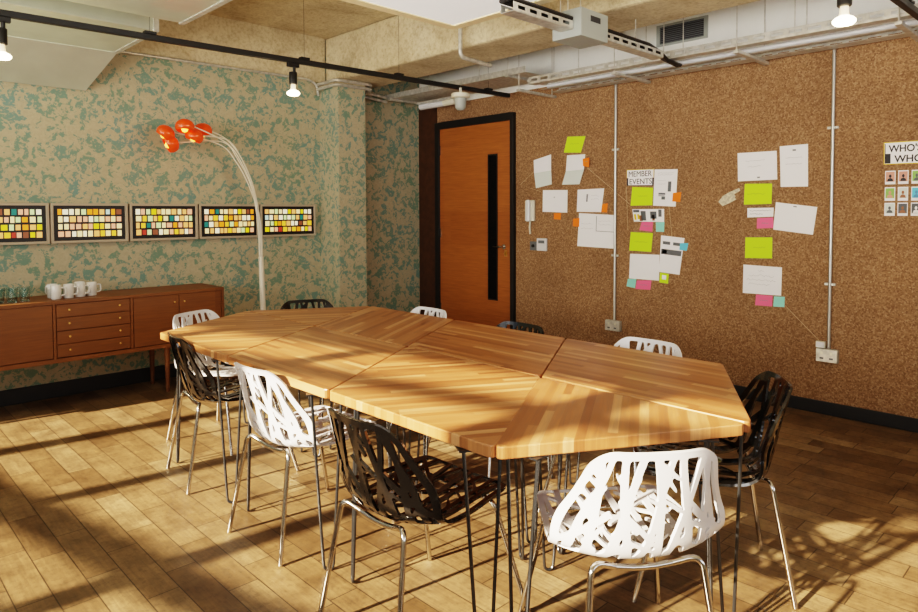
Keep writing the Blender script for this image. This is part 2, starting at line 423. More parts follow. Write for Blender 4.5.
# ------------------------------------------------------------------ chairs
def shell_mesh():
    prof = [(.240, .440), (.215, .449), (.14, .441), (.04, .427), (-.06, .416), (-.13, .414), (-.185, .428), (-.220, .462), (-.246, .530), (-.270, .625), (-.289, .705), (-.303, .768)]
    # smooth resample
    P = [Vector((0, *p)) for p in prof]
    dense = []
    for i in range(len(P)-1):
        p0, p1, p2, p3 = P[max(i-1, 0)], P[i], P[i+1], P[min(i+2, len(P)-1)]
        for k in range(12):
            t = k/12
            dense.append(.5*((2*p1)+(p2-p0)*t+(2*p0-5*p1+4*p2-p3)*t*t+(3*p1-p0-3*p2+p3)*t**3))
    dense.append(P[-1])
    L = [0.]
    for i in range(1, len(dense)): L.append(L[-1]+(dense[i]-dense[i-1]).length)
    T = L[-1]
    dy = np.array([p.y for p in dense]); dz = np.array([p.z for p in dense]); L = np.array(L)
    seatT = float(np.interp(.0, [0], [0]))
    kt = np.array([0, .06, .14, .24, .34, .42, .48, .55, .64, .73, T])
    kw = np.array([.200, .216, .226, .238, .248, .258, .262, .242, .214, .190, .170])
    kz = np.array([0, .006, .012, .018, .034, .052, .060, .044, .016, .0, .0])
    kf = np.array([0, 0, 0, 0, .005, .035, .070, .090, .075, .055, .035])
    def smooth(tt, arr):
        return sum(np.interp(tt+o, kt, arr) for o in (-.03, -.015, 0, .015, .03))/5
    nu, nt = 84, 118
    us = np.linspace(-1, 1, nu); ts = np.linspace(0, T, nt)
    U, TT_ = np.meshgrid(us, ts, indexing='ij')
    W = smooth(TT_, kw); SX = U*W
    # outline: rounded rectangle in (s, t)
    def corner(t, r): return t
    dside = W-np.abs(SX); dtop = T-TT_; dbot = TT_
    def rnd(a, b, r):
        ia = np.maximum(r-a, 0); ib = np.maximum(r-b, 0)
        d = np.where((a < r) & (b < r), r-np.sqrt(ia**2+ib**2), np.minimum(a, b)); return d
    dist = np.minimum(rnd(dside, dtop, .062), rnd(dside, dbot, .055))
    rim = .0205-dist
    f = np.full_like(SX, -1.)
    f = np.maximum(f, rim)
    rnd_ = random.Random(11)
    segs = []
    # trunks run front to back like stems
    def stem(pts_, w0, w1):
        n = len(pts_)-1
        for i in range(n): segs.append((pts_[i], pts_[i+1], (w0+(w1-w0)*i/n)/2, (w0+(w1-w0)*(i+1)/n)/2, False))
    # seat: stems running front to back, gently waving
    for a, b, w in [(-.19, -.17, .016), (-.135, -.155, .020), (-.075, -.05, .018), (-.02, -.075, .015), (.03, .05, .021), (.09, .06, .016), (.125, .165, .019), (.185, .16, .016)]:
        ph = rnd_.uniform(0, 6)
        stem([(a+(b-a)*i/6+.008*math.sin(ph+i), .47*i/6) for i in range(7)], w, w*1.1)
    # back: stems rising from the bend, leaning alternately and crossing
    for a, b, w in [(-.215, -.125, .018), (-.165, -.150, .020), (-.125, -.035, .021), (-.06, -.095, .022), (-.03, .045, .018), (.035, -.01, .021), (.06, .125, .019), (.12, .065, .024), (.165, .150, .019), (.215, .125, .017)]:
        ph = rnd_.uniform(0, 6)
        stem([(a+(b-a)*i/6+.006*math.sin(ph+i*.8), .43+(T-.43)*i/6) for i in range(7)], w*1.1, w*.8)
    # leaf blades between the stems, wide in the middle
    for i in range(34):
        back = i < 24
        t0 = rnd_.uniform(.42, T-.08) if back else rnd_.uniform(.02, .38)
        s0 = rnd_.uniform(-.19, .19); ln = rnd_.uniform(.075, .135); an = rnd_.choice((-1, 1))*rnd_.uniform(R(28), R(62))
        segs.append(((s0, t0), (s0+math.sin(an)*ln, t0+math.cos(an)*ln), rnd_.uniform(.0050, .0078), 0, True))
    for (sa, ta, sb, tb, w) in [(-.25, .36, -.06, .50, .018), (.25, .36, .07, .52, .018), (-.25, .44, -.12, .60, .016), (.25, .44, .12, .60, .016), (-.2, .05, .02, .2, .015), (.2, .05, -.02, .22, .015)]:
        segs.append(((sa, ta), (sb, tb), w/2, w/2, False))
    for (p, q, w0, w1, leaf) in segs:
        px, py = p; qx, qy = q; ex, ey = qx-px, qy-py; l2 = ex*ex+ey*ey
        h = np.clip(((SX-px)*ex+(TT_-py)*ey)/l2, 0, 1)
        dd = np.sqrt((SX-px-h*ex)**2+(TT_-py-h*ey)**2)
        f = np.maximum(f, (w0*(.25+1.5*np.sqrt(h*(1-h))) if leaf else (w0*(1-h)+w1*h))-dd)
    f = np.minimum(f, dist)           # nothing outside the outline
    f = np.where(np.abs(f) < 1e-6, 1e-6, f)
    def S3(u, t):
        w = float(smooth(np.array(t), kw)); z0 = float(np.interp(t, L, dz)); y0 = float(np.interp(t, L, dy))
        e = abs(u)**2.4
        return (u*w, y0+float(smooth(np.array(t), kf))*e, z0+float(smooth(np.array(t), kz))*e)
    vs = []; ids = {}; faces = []
    def vid(key, u, t):
        if key not in ids: ids[key] = len(vs); vs.append(S3(u, t))
        return ids[key]
    for i in range(nu-1):
        for j in range(nt-1):
            c = [(i, j), (i+1, j), (i+1, j+1), (i, j+1)]; val = [f[a] for a in c]
            if max(val) <= 0: continue
            poly = []
            for k in range(4):
                a, b = c[k], c[(k+1) % 4]; fa, fb = val[k], val[(k+1) % 4]
                if fa > 0: poly.append(vid(a, us[a[0]], ts[a[1]]))
                if (fa > 0) != (fb > 0):
                    lo, hi = (a, b) if a < b else (b, a)
                    fl, fh = f[lo], f[hi]; q = fl/(fl-fh); q = min(max(q, .02), .98)
                    poly.append(vid((lo, hi), us[lo[0]]*(1-q)+us[hi[0]]*q, ts[lo[1]]*(1-q)+ts[hi[1]]*q))
            if len(poly) >= 3: faces.append(poly)
    me = bpy.data.meshes.new('seat_shell'); me.from_pydata(vs, [], faces)
    bm = bmesh.new(); bm.from_mesh(me); bmesh.ops.recalc_face_normals(bm, faces=bm.faces)
    bmesh.ops.dissolve_degenerate(bm, dist=1e-4, edges=bm.edges)
    bmesh.ops.smooth_vert(bm, verts=[v for v in bm.verts if v.is_boundary], factor=.4, use_axis_x=True, use_axis_y=True, use_axis_z=True)
    bm.normal_update(); bm.verts.index_update()
    vc = [v.co.copy() for v in bm.verts]; vn = [v.normal.copy() for v in bm.verts]; N = len(vc)
    fl = [[v.index for v in fc.verts] for fc in bm.faces]; be = []
    for fc in bm.faces:
        for lp in fc.loops:
            if lp.edge.is_boundary: be.append((lp.vert.index, lp.link_loop_next.vert.index))
    bm.free(); h = .0048
    me = bpy.data.meshes.new('seat_shell')
    me.from_pydata([c+n*h for c, n in zip(vc, vn)]+[c-n*h for c, n in zip(vc, vn)], [], fl+[[N+i for i in q][::-1] for q in fl]+[(q, p, N+p, N+q) for p, q in be])
    me.polygons.foreach_set('use_smooth', [True]*len(me.polygons))
    me.set_sharp_from_angle(angle=R(50))
    return me
SHELL = shell_mesh()
SHELLS = {}
for c in ('white', 'black'):
    m_ = SHELL.copy(); m_.name = 'seat_shell_'+c; m_.materials.append(M[c+'_plastic']); SHELLS[c] = m_
def leg_mesh(sx, front):
    if front: pts = [(sx*.252, .272, .004), (sx*.185, .165, .414), (sx*.10, .155, .418)]
    else: pts = [(sx*.205, -.285, .004), (sx*.160, -.212, .436), (sx*.085, -.19, .408)]
    return MB().tube(arc_pts(pts, .045, 7), .0092, 10)
def proto_chair(color):
    root = empty('cutout_chair')
    sh = bpy.data.objects.new('seat_shell', SHELLS[color]); COL.objects.link(sh); sh.parent = root
    for fr_ in (False, True):
        for sx in (-1, 1): leg_mesh(sx, fr_).build('leg', M['chrome'], root, smooth=True)
        y = .155 if fr_ else -.19; z = .418 if fr_ else .408; e_ = .10 if fr_ else .085
        bow = .401 if not fr_ else .416
        MB().tube([(-e_, y, z), (-e_*.4, y, bow+.001), (0, y, bow), (e_*.4, y, bow+.001), (e_, y, z)], .0092, 10).build('crossbar', M['chrome'], root, smooth=True)
    return root
PROTO = {c: proto_chair(c) for c in ('white', 'black')}
USED = set()
def chair(color, x, y, fx, fy, label):
    r = PROTO[color]
    if color in USED: r = copy_tree(r)
    USED.add(color)
    r.location = (x, y, 0); r.rotation_euler = (0, 0, math.atan2(-fx, fy))
    tag(r, label, 'chair', 'cut-out shell chairs around the table')
chair('white', 1.757, 1.10, .60, .80, 'white cut-out chair seen from behind at the pointed near end of the table')
chair('black', 1.467, 1.70, 1, .02, 'black cut-out chair on the near long side, its empty seat shown beneath the table edge')
chair('white', 1.555, 2.555, .998, .05, 'white cut-out chair on the near long side between two black chairs')
chair('black', 1.60, 3.43, .98, -.13, 'black cut-out chair at the near long side corner facing the sideboard end')
chair('white', 1.815, 3.95, .36, -.93, 'white cut-out chair at the table end beside the sideboard')
chair('black', 2.425, 3.93, -.38, -.925, 'black cut-out chair behind the table in front of the wallpaper, only back showing')
chair('white', 2.61, 3.24, -1, .02, 'white cut-out chair behind the table in front of the dark strip beside the door')
chair('black', 2.575, 2.425, -1, .0, 'black cut-out chair behind the table at the bottom right of the door')
chair('white', 2.65, 1.665, -1, .0, 'white cut-out chair behind the table against the cork wall, below the socket')
chair('black', 2.425, 1.16, -.60, .80, 'glossy black cut-out chair standing sideways at the table end by the cork wall')

# ------------------------------------------------------------------ sideboard and what stands on it
SB = empty('sideboard', (1.42, 5.44, 0)); tag(SB, 'long low teak sideboard with doors and four drawers under the glowing boxes', 'sideboard')
o0 = Vector((1.42, 5.44, 0))
def sbx(mb, lo, hi): return mb.box(tuple(Vector(lo)-o0), tuple(Vector(hi)-o0))
XA, XB, YF, YB, ZB, ZT = .45, 2.395, 5.235, 5.67, .355, .79
mb = MB(); sbx(mb, (XA, YF, ZT-.022), (XB, YB, ZT)); sbx(mb, (XA, YF, ZB), (XB, YB, ZB+.03)); sbx(mb, (XA, YF, ZB+.03), (XA+.02, YB, ZT-.022)); sbx(mb, (XB-.02, YF, ZB+.03), (XB, YB, ZT-.022))
for x in (1.165, 1.672): sbx(mb, (x, YF+.004, ZB+.03), (x+.018, YB, ZT-.022))
sbx(mb, (XA+.02, YB-.02, ZB+.03), (XB-.02, YB, ZT-.022)); sbx(mb, (XA+.02, YF+.03, ZB+.03), (XB-.02, YF+.035, ZT-.022))
mb.build('carcass', M['teak'], SB, bevel=.002)
def knob(par, x, z): MB().lathe([(.003, 0), (.003, .008), (.006, .012), (.0075, .016), (.005, .019), (0, .020)], 12, tuple(Vector((x, YF+.006, z))-o0), Matrix.Rotation(R(90), 3, 'X')).build('knob', M['brass'], par, smooth=True)
for (a, b, kx) in ((.475, .815, .79), (.82, 1.162, .85), (1.694, 2.030, 1.995), (2.034, 2.372, 2.07)):
    dmb = MB(); sbx(dmb, (a, YF+.006, ZB+.034), (b, YF+.026, ZT-.026)); dd = dmb.build('door', M['teak'], SB, bevel=.002); knob(dd, kx, .705)
hz = (ZT-.026-(ZB+.034))/4
for i in range(4):
    dmb = MB(); z0 = ZB+.034+i*hz; sbx(dmb, (1.187, YF+.006, z0+.002), (1.669, YF+.026, z0+hz-.002)); dd = dmb.build('drawer', M['teak'], SB, bevel=.002)
    knob(dd, 1.265, z0+hz*.55); knob(dd, 1.595, z0+hz*.55)
for x in (.62, 1.95, ):
    for y in (5.29, 5.62):
        MB().tube(tuple(Vector(p)-o0 for p in ((x, y, ZB), (x, y, .0))), [.022, .015], 12).build('leg', M['teak'], SB, smooth=True)

def mug(x, y, rz, label):
    r = empty('mug', (x, y, ZT+.0005), rz); tag(r, label, 'mug', 'white mugs on the sideboard')
    MB().lathe([(0, 0), (.030, 0), (.034, .006), (.0345, .096), (.033, .099), (.031, .096), (.030, .010), (0, .008)], 24).build('cup', M['ceramic'], r, smooth=True)
    MB().tube(arc_pts([(.032, 0, .080), (.060, 0, .082), (.062, 0, .030), (.032, 0, .024)], .028, 6), .0052, 8).build('handle', M['ceramic'], r, smooth=True)
mug(1.215, 5.36, R(-30), 'white mug at the glass-tumbler end of the front row, on the sideboard')
mug(1.298, 5.375, R(-32), 'white mug second from the tumblers in the front row on the sideboard')
mug(1.378, 5.39, R(-30), 'white mug third from the tumblers in the front row on the sideboard')
mug(1.458, 5.41, R(-5), 'white mug at the drawer end of the row, handle turned to the bare sideboard top')
mug(1.215, 5.46, R(120), 'white mug behind the front row on the sideboard, nearest the tumblers')
mug(1.40, 5.50, R(110), 'white mug half hidden behind the middle of the front row of mugs')
tumb = None
for i in range(8):
    x = .80+.075*(i % 4)+.02*(i//4); y = 5.36+.10*(i//4)
    if tumb is None:
        tumb = MB().lathe([(0, 0), (.028, 0), (.034, .095), (.032, .095), (.0265, .008), (0, .008)], 20).build('glass_tumbler', M['glass'], smooth=True); t = tumb
    else: t = tumb.copy(); COL.objects.link(t)
    t.location = (x, y, ZT+.0005)
    tag(t, 'clear glass tumbler in the %s row on the sideboard, %s the mugs' % (('front', 'back')[i//4], ('furthest from', 'third from', 'second from', 'closest to')[i % 4]), 'glass', 'tumblers on the sideboard')

# ------------------------------------------------------------------ glowing boxes on the wallpaper
rr = random.Random(5)
names = ['glowing framed box of coloured slides at the picture edge above the sideboard', 'glowing framed box of slides directly above the white mugs', 'glowing framed box of slides in the middle of the row of five',
         'glowing framed box of slides just before the lamp pole', 'glowing framed box of slides between the lamp pole and the pillar']
for i, (xa, wd) in enumerate(((.713, .545), (1.268, .543), (1.826, .553), (2.392, .556), (2.966, .590))):
    r = empty('light_box', (xa, YW-.001, 1.172)); tag(r, names[i], 'light box', 'row of glowing slide boxes')
    H = .305; fw = .019
    MB().box((0, -.045, 0), (wd, 0, fw)).box((0, -.045, H-fw), (wd, 0, H)).box((0, -.045, fw), (fw, 0, H-fw)).box((wd-fw, -.045, fw), (wd, 0, H-fw)).build('frame', M['fr_beige'], r, bevel=.003)
    MB().box((fw, -.03, fw), (wd-fw, -.002, H-fw)).build('backing', M['black'], r)
    ux0, ux1, uz0, uz1 = fw+.026, wd-fw-.022, fw+.022, H-fw-.020
    nc = 11; ch = (uz1-uz0)/4
    for row in range(4):
        ws = [rr.uniform(.8, 1.25) for _ in range(nc)]; tot = sum(ws); x = ux0
        for w in ws:
            cw = w/tot*(ux1-ux0); gx, gz = cw*rr.uniform(.08, .16), ch*rr.uniform(.09, .16)
            k = rr.choices(range(12), [20, 9, 9, 18, 13, 2.5, 13, 7, 2, 5, 2.5, 4])[0]
            zc = uz0+row*ch
            tm = MB().box((x+gx, -.0335, zc+gz), (x+cw-gx, -.0305, zc+ch-gz))
            tm.build('slide', TILE[k], r); x += cw

# ------------------------------------------------------------------ arc lamp with five orange shades
fl = empty('floor_lamp', (2.84, 5.40, 0)); tag(fl, 'white arc floor lamp with five orange shades rising behind the table', 'floor lamp')
MB().lathe([(0, 0), (.16, 0), (.165, .008), (.16, .022), (.03, .028), (0, .03)], 32).build('base', M['lampwhite'], fl, smooth=True)
MB().tube([(0, 0, .025), (-.012, 0, .5), (-.026, 0, 1.01)], [.026, .025, .022], 14).build('pole', M['lampwhite'], fl, smooth=True)
ends = [(-.815, .03, 2.035), (-.705, -.08, 2.085), (-.77, .05, 1.955), (-.61, -.03, 2.02), (-.515, .04, 2.075)]
for k, e in enumerate(ends):
    a = 2*math.pi*k/5; bx, by = -.026+.011*math.cos(a), .011*math.sin(a)
    sp = (k-2)*.012
    tip = Vector(e)+Vector((.06, 0, .012))
    c = [Vector((bx, by, .90)), Vector((bx-.012, by*1.5+sp*.3, 1.30)), Vector((-.10+sp*.8, e[1]*.25, 1.62)), Vector((-.215+sp, e[1]*.5, 1.86+sp*.8)), Vector((-.345+sp*1.4, e[1]*.8, 2.0+sp)), tip]
    dense = []
    for i in range(len(c)-1):
        p0, p1, p2, p3 = c[max(i-1, 0)], c[i], c[i+1], c[min(i+2, len(c)-1)]
        for q in range(7):
            t = q/7; dense.append(.5*((2*p1)+(p2-p0)*t+(2*p0-5*p1+4*p2-p3)*t*t+(3*p1-p0-3*p2+p3)*t**3))
    dense.append(c[-1])
    MB().tube(dense, .0052, 8).build('arm', M['lampwhite'], fl, smooth=True)
    tilt = Matrix.Rotation(R(-62 if k in (3, 4) else (-100 if k in (0, 2) else -75)), 3, 'Y') @ Matrix.Rotation(R((-20, 15, 25, 10, -8)[k]), 3, 'X')
    rad = .073 if k != 4 else .080
    prof = [(0, -rad*.62)]+[(rad*math.cos(b_), rad*.80*math.sin(b_)) for b_ in [R(-60+q*12) for q in range(10)]]
    # dome, opening at the lower rim
    prof = [(rad*math.sin(q*math.pi*.68/11), rad*.84*math.cos(q*math.pi*.68/11)) for q in range(12)]
    inner = [(max(r_-.003, 0), z_-.003) for r_, z_ in prof][::-1]
    flip = Matrix.Rotation(R(35), 3, 'Y')
    sh = MB().lathe(prof+inner, 24, e, tilt.inverted() @ flip if False else Matrix.Rotation(R((35, 8, 60, 20, -15)[k]), 3, 'Y') @ Matrix.Rotation(R((18, -10, 12, 10, 0)[k]), 3, 'X')).build('lamp_shade', M['shade'], fl, smooth=True)
    off = Matrix.Rotation(R((35, 8, 60, 20, -15)[k]), 3, 'Y') @ Matrix.Rotation(R((18, -10, 12, 10, 0)[k]), 3, 'X') @ Vector((0, 0, -rad*.30))
    MB().lathe([(0, -.026), (.018, -.018), (.026, 0), (.018, .018), (0, .026)], 14, tuple(Vector(e)+off)).build('bulb', M['shadeglow'], sh, smooth=True)

# ------------------------------------------------------------------ papers on the cork
def wp(y, z, k): return (XC-.0012-.0016*k, y, z)
def sheet(name, label, cat, pts, mat, layer=0, group=None, bulge=0.):
    c = Vector((XC, sum(p[0] for p in pts)/len(pts), sum(p[1] for p in pts)/len(pts)))
    mb = MB()
    if len(pts) == 6 and bulge:   # folded sheet: the crease stands off the wall
        y = lambda p, k, o: Vector((XC-.0012-.0016*k-o, p[0], p[1]))
        offs = [.001, .004, bulge*1.0, .012, .003, bulge]
        fr_ = [y(p, layer, o) for p, o in zip(pts, offs)]; bk = [v+Vector((.0008, 0, 0)) for v in fr_]
        mb.add(fr_+bk, [(0, 1, 2, 5), (5, 2, 3, 4), (9+2, 8, 7, 6), (10, 9, 8, 11)]+[(i, (i+1) % 6, 6+(i+1) % 6, 6+i) for i in range(6)])
        mb.m[1] = 1
        o = mb.build(name, [mat, M['paper2']], shift=c)
    else:
        mb.prism(pts, 0, .0009, lambda p, l: (XC-.0012-.0016*layer-l, p[0], p[1]))
        o = mb.build(name, mat, shift=c)
    tag(o, label, cat, group); o['_layer'] = layer; PAPERS[label] = (o, pts, layer, c); return o
PAPERS = {}
def quad_pt(pts, u, v):   # u along the top from the left, v down
    (a, b, c, d) = [Vector(p) for p in pts[:4]]
    return (a*(1-u)+b*u)*(1-v)+(d*(1-u)+c*u)*v
def marks(o, rects, mat, name='printing'):
    """flat printed patches on a sheet: (u0, v0, u1, v1) in the sheet's own frame"""
    ob, pts, layer, c = PAPERS[o['label']]; mb = MB()
    for (u0, v0, u1, v1) in rects:
        q = [quad_pt(pts, *t) for t in ((u0, v0), (u1, v0), (u1, v1), (u0, v1))]
        mb.prism(q, .0010, .0014, lambda p, l: tuple(Vector((XC-.0012-.0016*layer-l, p[0], p[1]))-c))
    return mb.build(name, mat, o)
def scribble(o, lines, mat, seed=1, name='handwriting', w=.0022):
    ob, pts, layer, c = PAPERS[o['label']]; mb = MB(); rn = random.Random(seed)
    for (u0, v, u1, amp) in lines:
        n = max(4, int((u1-u0)*26)); prev = None
        for i in range(n+1):
            q = quad_pt(pts, u0+(u1-u0)*i/n, v+rn.uniform(-amp, amp))
            if prev is not None:
                d = (q-prev).normalized(); nn = Vector((-d.y, d.x))*w/2
                mb.prism([prev+nn, q+nn, q-nn, prev-nn], .0010, .0014, lambda p, l: tuple(Vector((XC-.0012-.0016*layer-l, p[0], p[1]))-c))
            prev = q
    return mb.build(name, mat, o)
NG_ = 'sticky notes and sheets pinned to the cork wall'
s = sheet('paper_note', 'lime green note pinned alone on top of the sheets beside the door', 'note', [(3.667, 2.084), (3.469, 2.072), (3.519, 1.929), (3.706, 1.942)], M['lime'], 0, NG_); scribble(s, [(.25, .45, .75, .05)], M['limeink'], 2)
sheet('paper_sheet', 'creased white sheet hanging highest and closest to the door', 'paper', [(4.063, 1.893), (3.851, 1.935), (3.830, 1.783), (3.836, 1.655), (4.033, 1.624), (4.034, 1.766)], M['paper'], 0, NG_, .03)
sheet('paper_sheet', 'creased pale sheet hanging right under the lone lime note', 'paper', [(3.671, 1.915), (3.469, 1.912), (3.468, 1.776), (3.524, 1.645), (3.725, 1.648), (3.666, 1.768)], M['paper'], 0, NG_, .025)
s = sheet('sticky_note', 'orange sticky note on the edge of the creased pale sheet', 'note', [(3.479, 1.871), (3.408, 1.877), (3.412, 1.792), (3.476, 1.806)], M['orange'], 16, NG_); scribble(s, [(.3, .4, .7, .05)], M['ink'], 3)
s = sheet('paper_sheet', 'blank white landscape sheet beside the entry phone with an orange note below', 'paper', [(3.950, 1.605), (3.663, 1.598), (3.666, 1.390), (3.954, 1.399)], M['paper'], 0, NG_); marks(s, [(.45, .30, .50, .36)], M['faint'])
s = sheet('paper_sheet', 'white sheet with a small vertical line of print above the largest sheet', 'paper', [(3.552, 1.598), (3.270, 1.603), (3.301, 1.394), (3.560, 1.398)], M['paper'], 0, NG_); marks(s, [(.36, .22, .42, .55)], M['ink']); scribble(s, [(.55, .3, .85, .03), (.55, .45, .85, .03)], M['faint'], 4)
s = sheet('sticky_note', 'orange sticky note beside the conduit, on the sheet with vertical print', 'note', [(3.285, 1.466), (3.231, 1.472), (3.239, 1.391), (3.297, 1.394)], M['orange'], 2, NG_)
sheet('sticky_note', 'orange sticky note hanging below the blank landscape sheet', 'note', [(3.817, 1.384), (3.736, 1.388), (3.740, 1.326), (3.817, 1.329)], M['orange'], 1, NG_)
s = sheet('paper_sheet', 'largest white sheet, ending at the conduit with the low socket', 'paper', [(3.534, 1.386), (3.165, 1.369), (3.165, 1.078), (3.554, 1.087)], M['paper'], 0, NG_); marks(s, [(.50, .06, .515, .5), (.5, .5, .98, .515)], M['ink'], 'fold_line'); scribble(s, [(.08, .3, .4, .02), (.08, .45, .42, .02), (.55, .2, .9, .02), (.55, .3, .9, .02)], M['faint'], 5)
sheet('sticky_note', 'orange sticky note at the upper corner of the largest white sheet', 'note', [(3.598, 1.334), (3.529, 1.342), (3.533, 1.262), (3.602, 1.266)], M['orange'], 1, NG_)
# member events group
def text_mesh(par, txt, size, y, z, x, mat, name='lettering', sx=1., bold=0.):
    cu = bpy.data.curves.new('lettering', 'FONT'); cu.body = txt; cu.size = size; cu.extrude = .0004; cu.offset = bold
    cu.align_x = 'LEFT'; cu.align_y = 'BOTTOM_BASELINE'
    ob = bpy.data.objects.new('lettering_curve', cu); COL.objects.link(ob)
    bpy.context.view_layer.update()
    me = bpy.data.meshes.new_from_object(ob.evaluated_get(bpy.context.evaluated_depsgraph_get()))
    bpy.data.objects.remove(ob); bpy.data.curves.remove(cu)
    xs = [v.co.x for v in me.vertices]; wd = max(xs)-min(xs); ox = min(xs)
    c = PAPERS[par['label']][3]
    for v in me.vertices:
        lx, ly, lz = v.co; v.co = Vector((x-lz, y-(lx-ox)*sx, z+ly))-c
    me.materials.clear(); me.materials.append(mat)
    o = bpy.data.objects.new(name, me); COL.objects.link(o); o.parent = par
    return o
s = sheet('wall_sign', 'white sign reading MEMBER EVENTS above a lime note', 'sign', [(3.046, 1.752), (2.792, 1.748), (2.794, 1.612), (3.044, 1.618)], M['paper'], 1, NG_)
marks(s, [(0, 0, 1, .03), (0, 0, .012, .55), (.988, 0, 1, .55)], M['yellow'], 'border'); marks(s, [(0, .52, .055, 1), (.945, .52, 1, 1), (0, .97, 1, 1)], M['dark'], 'black_bars')
xt = XC-.0012-.0016-.0012
text_mesh(s, 'MEMBER', .065, 3.026, 1.692, xt, M['dark'], sx=.90); text_mesh(s, 'EVENTS', .065, 3.018, 1.628, xt, M['dark'], sx=.96)
s = sheet('paper_poster', 'white printed poster to the side of the MEMBER EVENTS sign', 'poster', [(2.787, 1.743), (2.584, 1.737), (2.599, 1.437), (2.798, 1.446)], M['paper'], 0, NG_)
marks(s, [(.62, .33, .76, .60), (.22, .64, .52, .69), (.22, .71, .5, .73), (.36, .74, .52, .82)], M['mid'], 'printing'); scribble(s, [(.15, .1, .85, .01), (.15, .15, .8, .01), (.15, .3, .5, .01), (.15, .4, .5, .01)], M['faint'], 6)
s = sheet('paper_note', 'lime note directly below the MEMBER EVENTS sign', 'note', [(2.991, 1.605), (2.798, 1.594), (2.804, 1.450), (3.007, 1.448)], M['lime'], 2, NG_); scribble(s, [(.3, .5, .75, .05)], M['limeink'], 7)
sheet('sticky_note', 'orange sticky note on the side of the printed poster', 'note', [(2.621, 1.547), (2.550, 1.552), (2.559, 1.474), (2.627, 1.479)], M['orange'], 2, NG_)
s = sheet('photo_strip', 'strip of small dark photographs beneath the upper lime note and poster', 'photo', [(2.990, 1.418), (2.698, 1.420), (2.697, 1.313), (2.974, 1.314)], M['paper'], 1, NG_)
marks(s, [(.02, .05, .22, .25), (.26, .15, .42, .9), (.56, .2, .76, .75), (.82, .05, .92, .6)], M['mid'], 'printing'); marks(s, [(.03, .4, .10, .85), (.14, .4, .2, .8)], M['yellow'], 'yellow_patches'); marks(s, [(.2, .5, .3, .95), (.62, .45, .7, .9)], M['skin'], 'brown_patches')
s = sheet('sticky_note', 'pink sticky note overlapping the strip of small photographs', 'note', [(2.900, 1.312), (2.795, 1.313), (2.802, 1.232), (2.922, 1.243)], M['pink'], 2, NG_); scribble(s, [(.25, .45, .75, .06)], M['ink'], 8)
sheet('sticky_note', 'teal sticky note hanging under the strip of small photographs', 'note', [(2.771, 1.310), (2.694, 1.313), (2.696, 1.231), (2.768, 1.232)], M['teal'], 2, NG_)
s = sheet('paper_note', 'lime note below the pink note, above the blank landscape sheet', 'note', [(3.003, 1.225), (2.796, 1.219), (2.811, 1.065), (3.017, 1.069)], M['lime'], 2, NG_); scribble(s, [(.2, .5, .8, .05)], M['limeink'], 9)
s = sheet('paper_poster', 'white printed sheet with dark grey bands and a cyan note', 'poster', [(2.724, 1.204), (2.520, 1.187), (2.560, .891), (2.740, .903)], M['paper'], 0, NG_)
marks(s, [(.1, .15, .42, .23), (.55, .15, .85, .23), (.05, .36, .95, .50)], M['mid'], 'printing'); marks(s, [(.1, .38, .3, .48)], M['paper'], 'pale_patch')
sheet('sticky_note', 'cyan sticky note on the sheet with dark grey bands', 'note', [(2.556, 1.146), (2.486, 1.148), (2.499, 1.085), (2.562, 1.092)], M['cyan'], 2, NG_)
sheet('paper_sheet', 'blank white landscape sheet above a teal and a pink note', 'paper', [(3.009, 1.041), (2.736, 1.044), (2.738, .831), (3.017, .831)], M['paper'], 1, NG_)
s = sheet('sticky_note', 'small lime note with a white picture at the foot of the banded sheet', 'note', [(2.728, .899), (2.652, .893), (2.658, .813), (2.734, .818)], M['lime'], 2, NG_); marks(s, [(.25, .2, .75, .65)], M['paper'], 'picture')
sheet('sticky_note', 'teal sticky note beside the lowest pink note nearest the socketed conduit', 'note', [(3.027, .827), (2.946, .832), (2.958, .752), (3.041, .762)], M['teal'], 2, NG_)
s = sheet('sticky_note', 'pink sticky note at the foot of the column under MEMBER EVENTS', 'note', [(2.942, .819), (2.805, .829), (2.815, .749), (2.955, .745)], M['pink'], 2, NG_); scribble(s, [(.25, .5, .75, .06)], M['ink'], 10)
# right column
s = sheet('paper_sheet', 'white landscape sheet at the top, above a lime note and the paper hand', 'paper', [(2.107, 1.832), (1.826, 1.831), (1.819, 1.625), (2.101, 1.621)], M['paper'], 0, NG_); marks(s, [(.50, .87, .57, .92)], M['ink'], 'pin'); scribble(s, [(.2, .3, .7, .02), (.25, .5, .6, .02)], M['faint'], 11)
s = sheet('paper_sheet', 'tall white portrait sheet pinned highest near the second conduit', 'paper', [(1.806, 1.861), (1.618, 1.864), (1.613, 1.569), (1.795, 1.571)], M['paper'], 0, NG_); marks(s, [(.46, .10, .58, .14)], M['ink'], 'pin'); scribble(s, [(.2, .3, .8, .01), (.2, .45, .8, .01)], M['faint'], 12)
s = sheet('paper_note', 'lime note next to the cut-out paper hand', 'note', [(2.049, 1.601), (1.854, 1.597), (1.856, 1.451), (2.054, 1.448)], M['lime'], 1, NG_); scribble(s, [(.1, .5, .75, .05)], M['limeink'], 13)
s = sheet('paper_strip', 'narrow white strip of handwriting between a lime and a pink note', 'paper', [(2.029, 1.422), (1.840, 1.424), (1.843, 1.359), (2.028, 1.352)], M['paper'], 0, NG_); scribble(s, [(.1, .3, .9, .06), (.1, .65, .6, .06)], M['ink'], 14)
s = sheet('sticky_note', 'pink sticky note under the narrow white strip', 'note', [(1.957, 1.347), (1.843, 1.353), (1.838, 1.277), (1.958, 1.271)], M['pink'], 1, NG_); scribble(s, [(.3, .5, .7, .06)], M['ink'], 15)
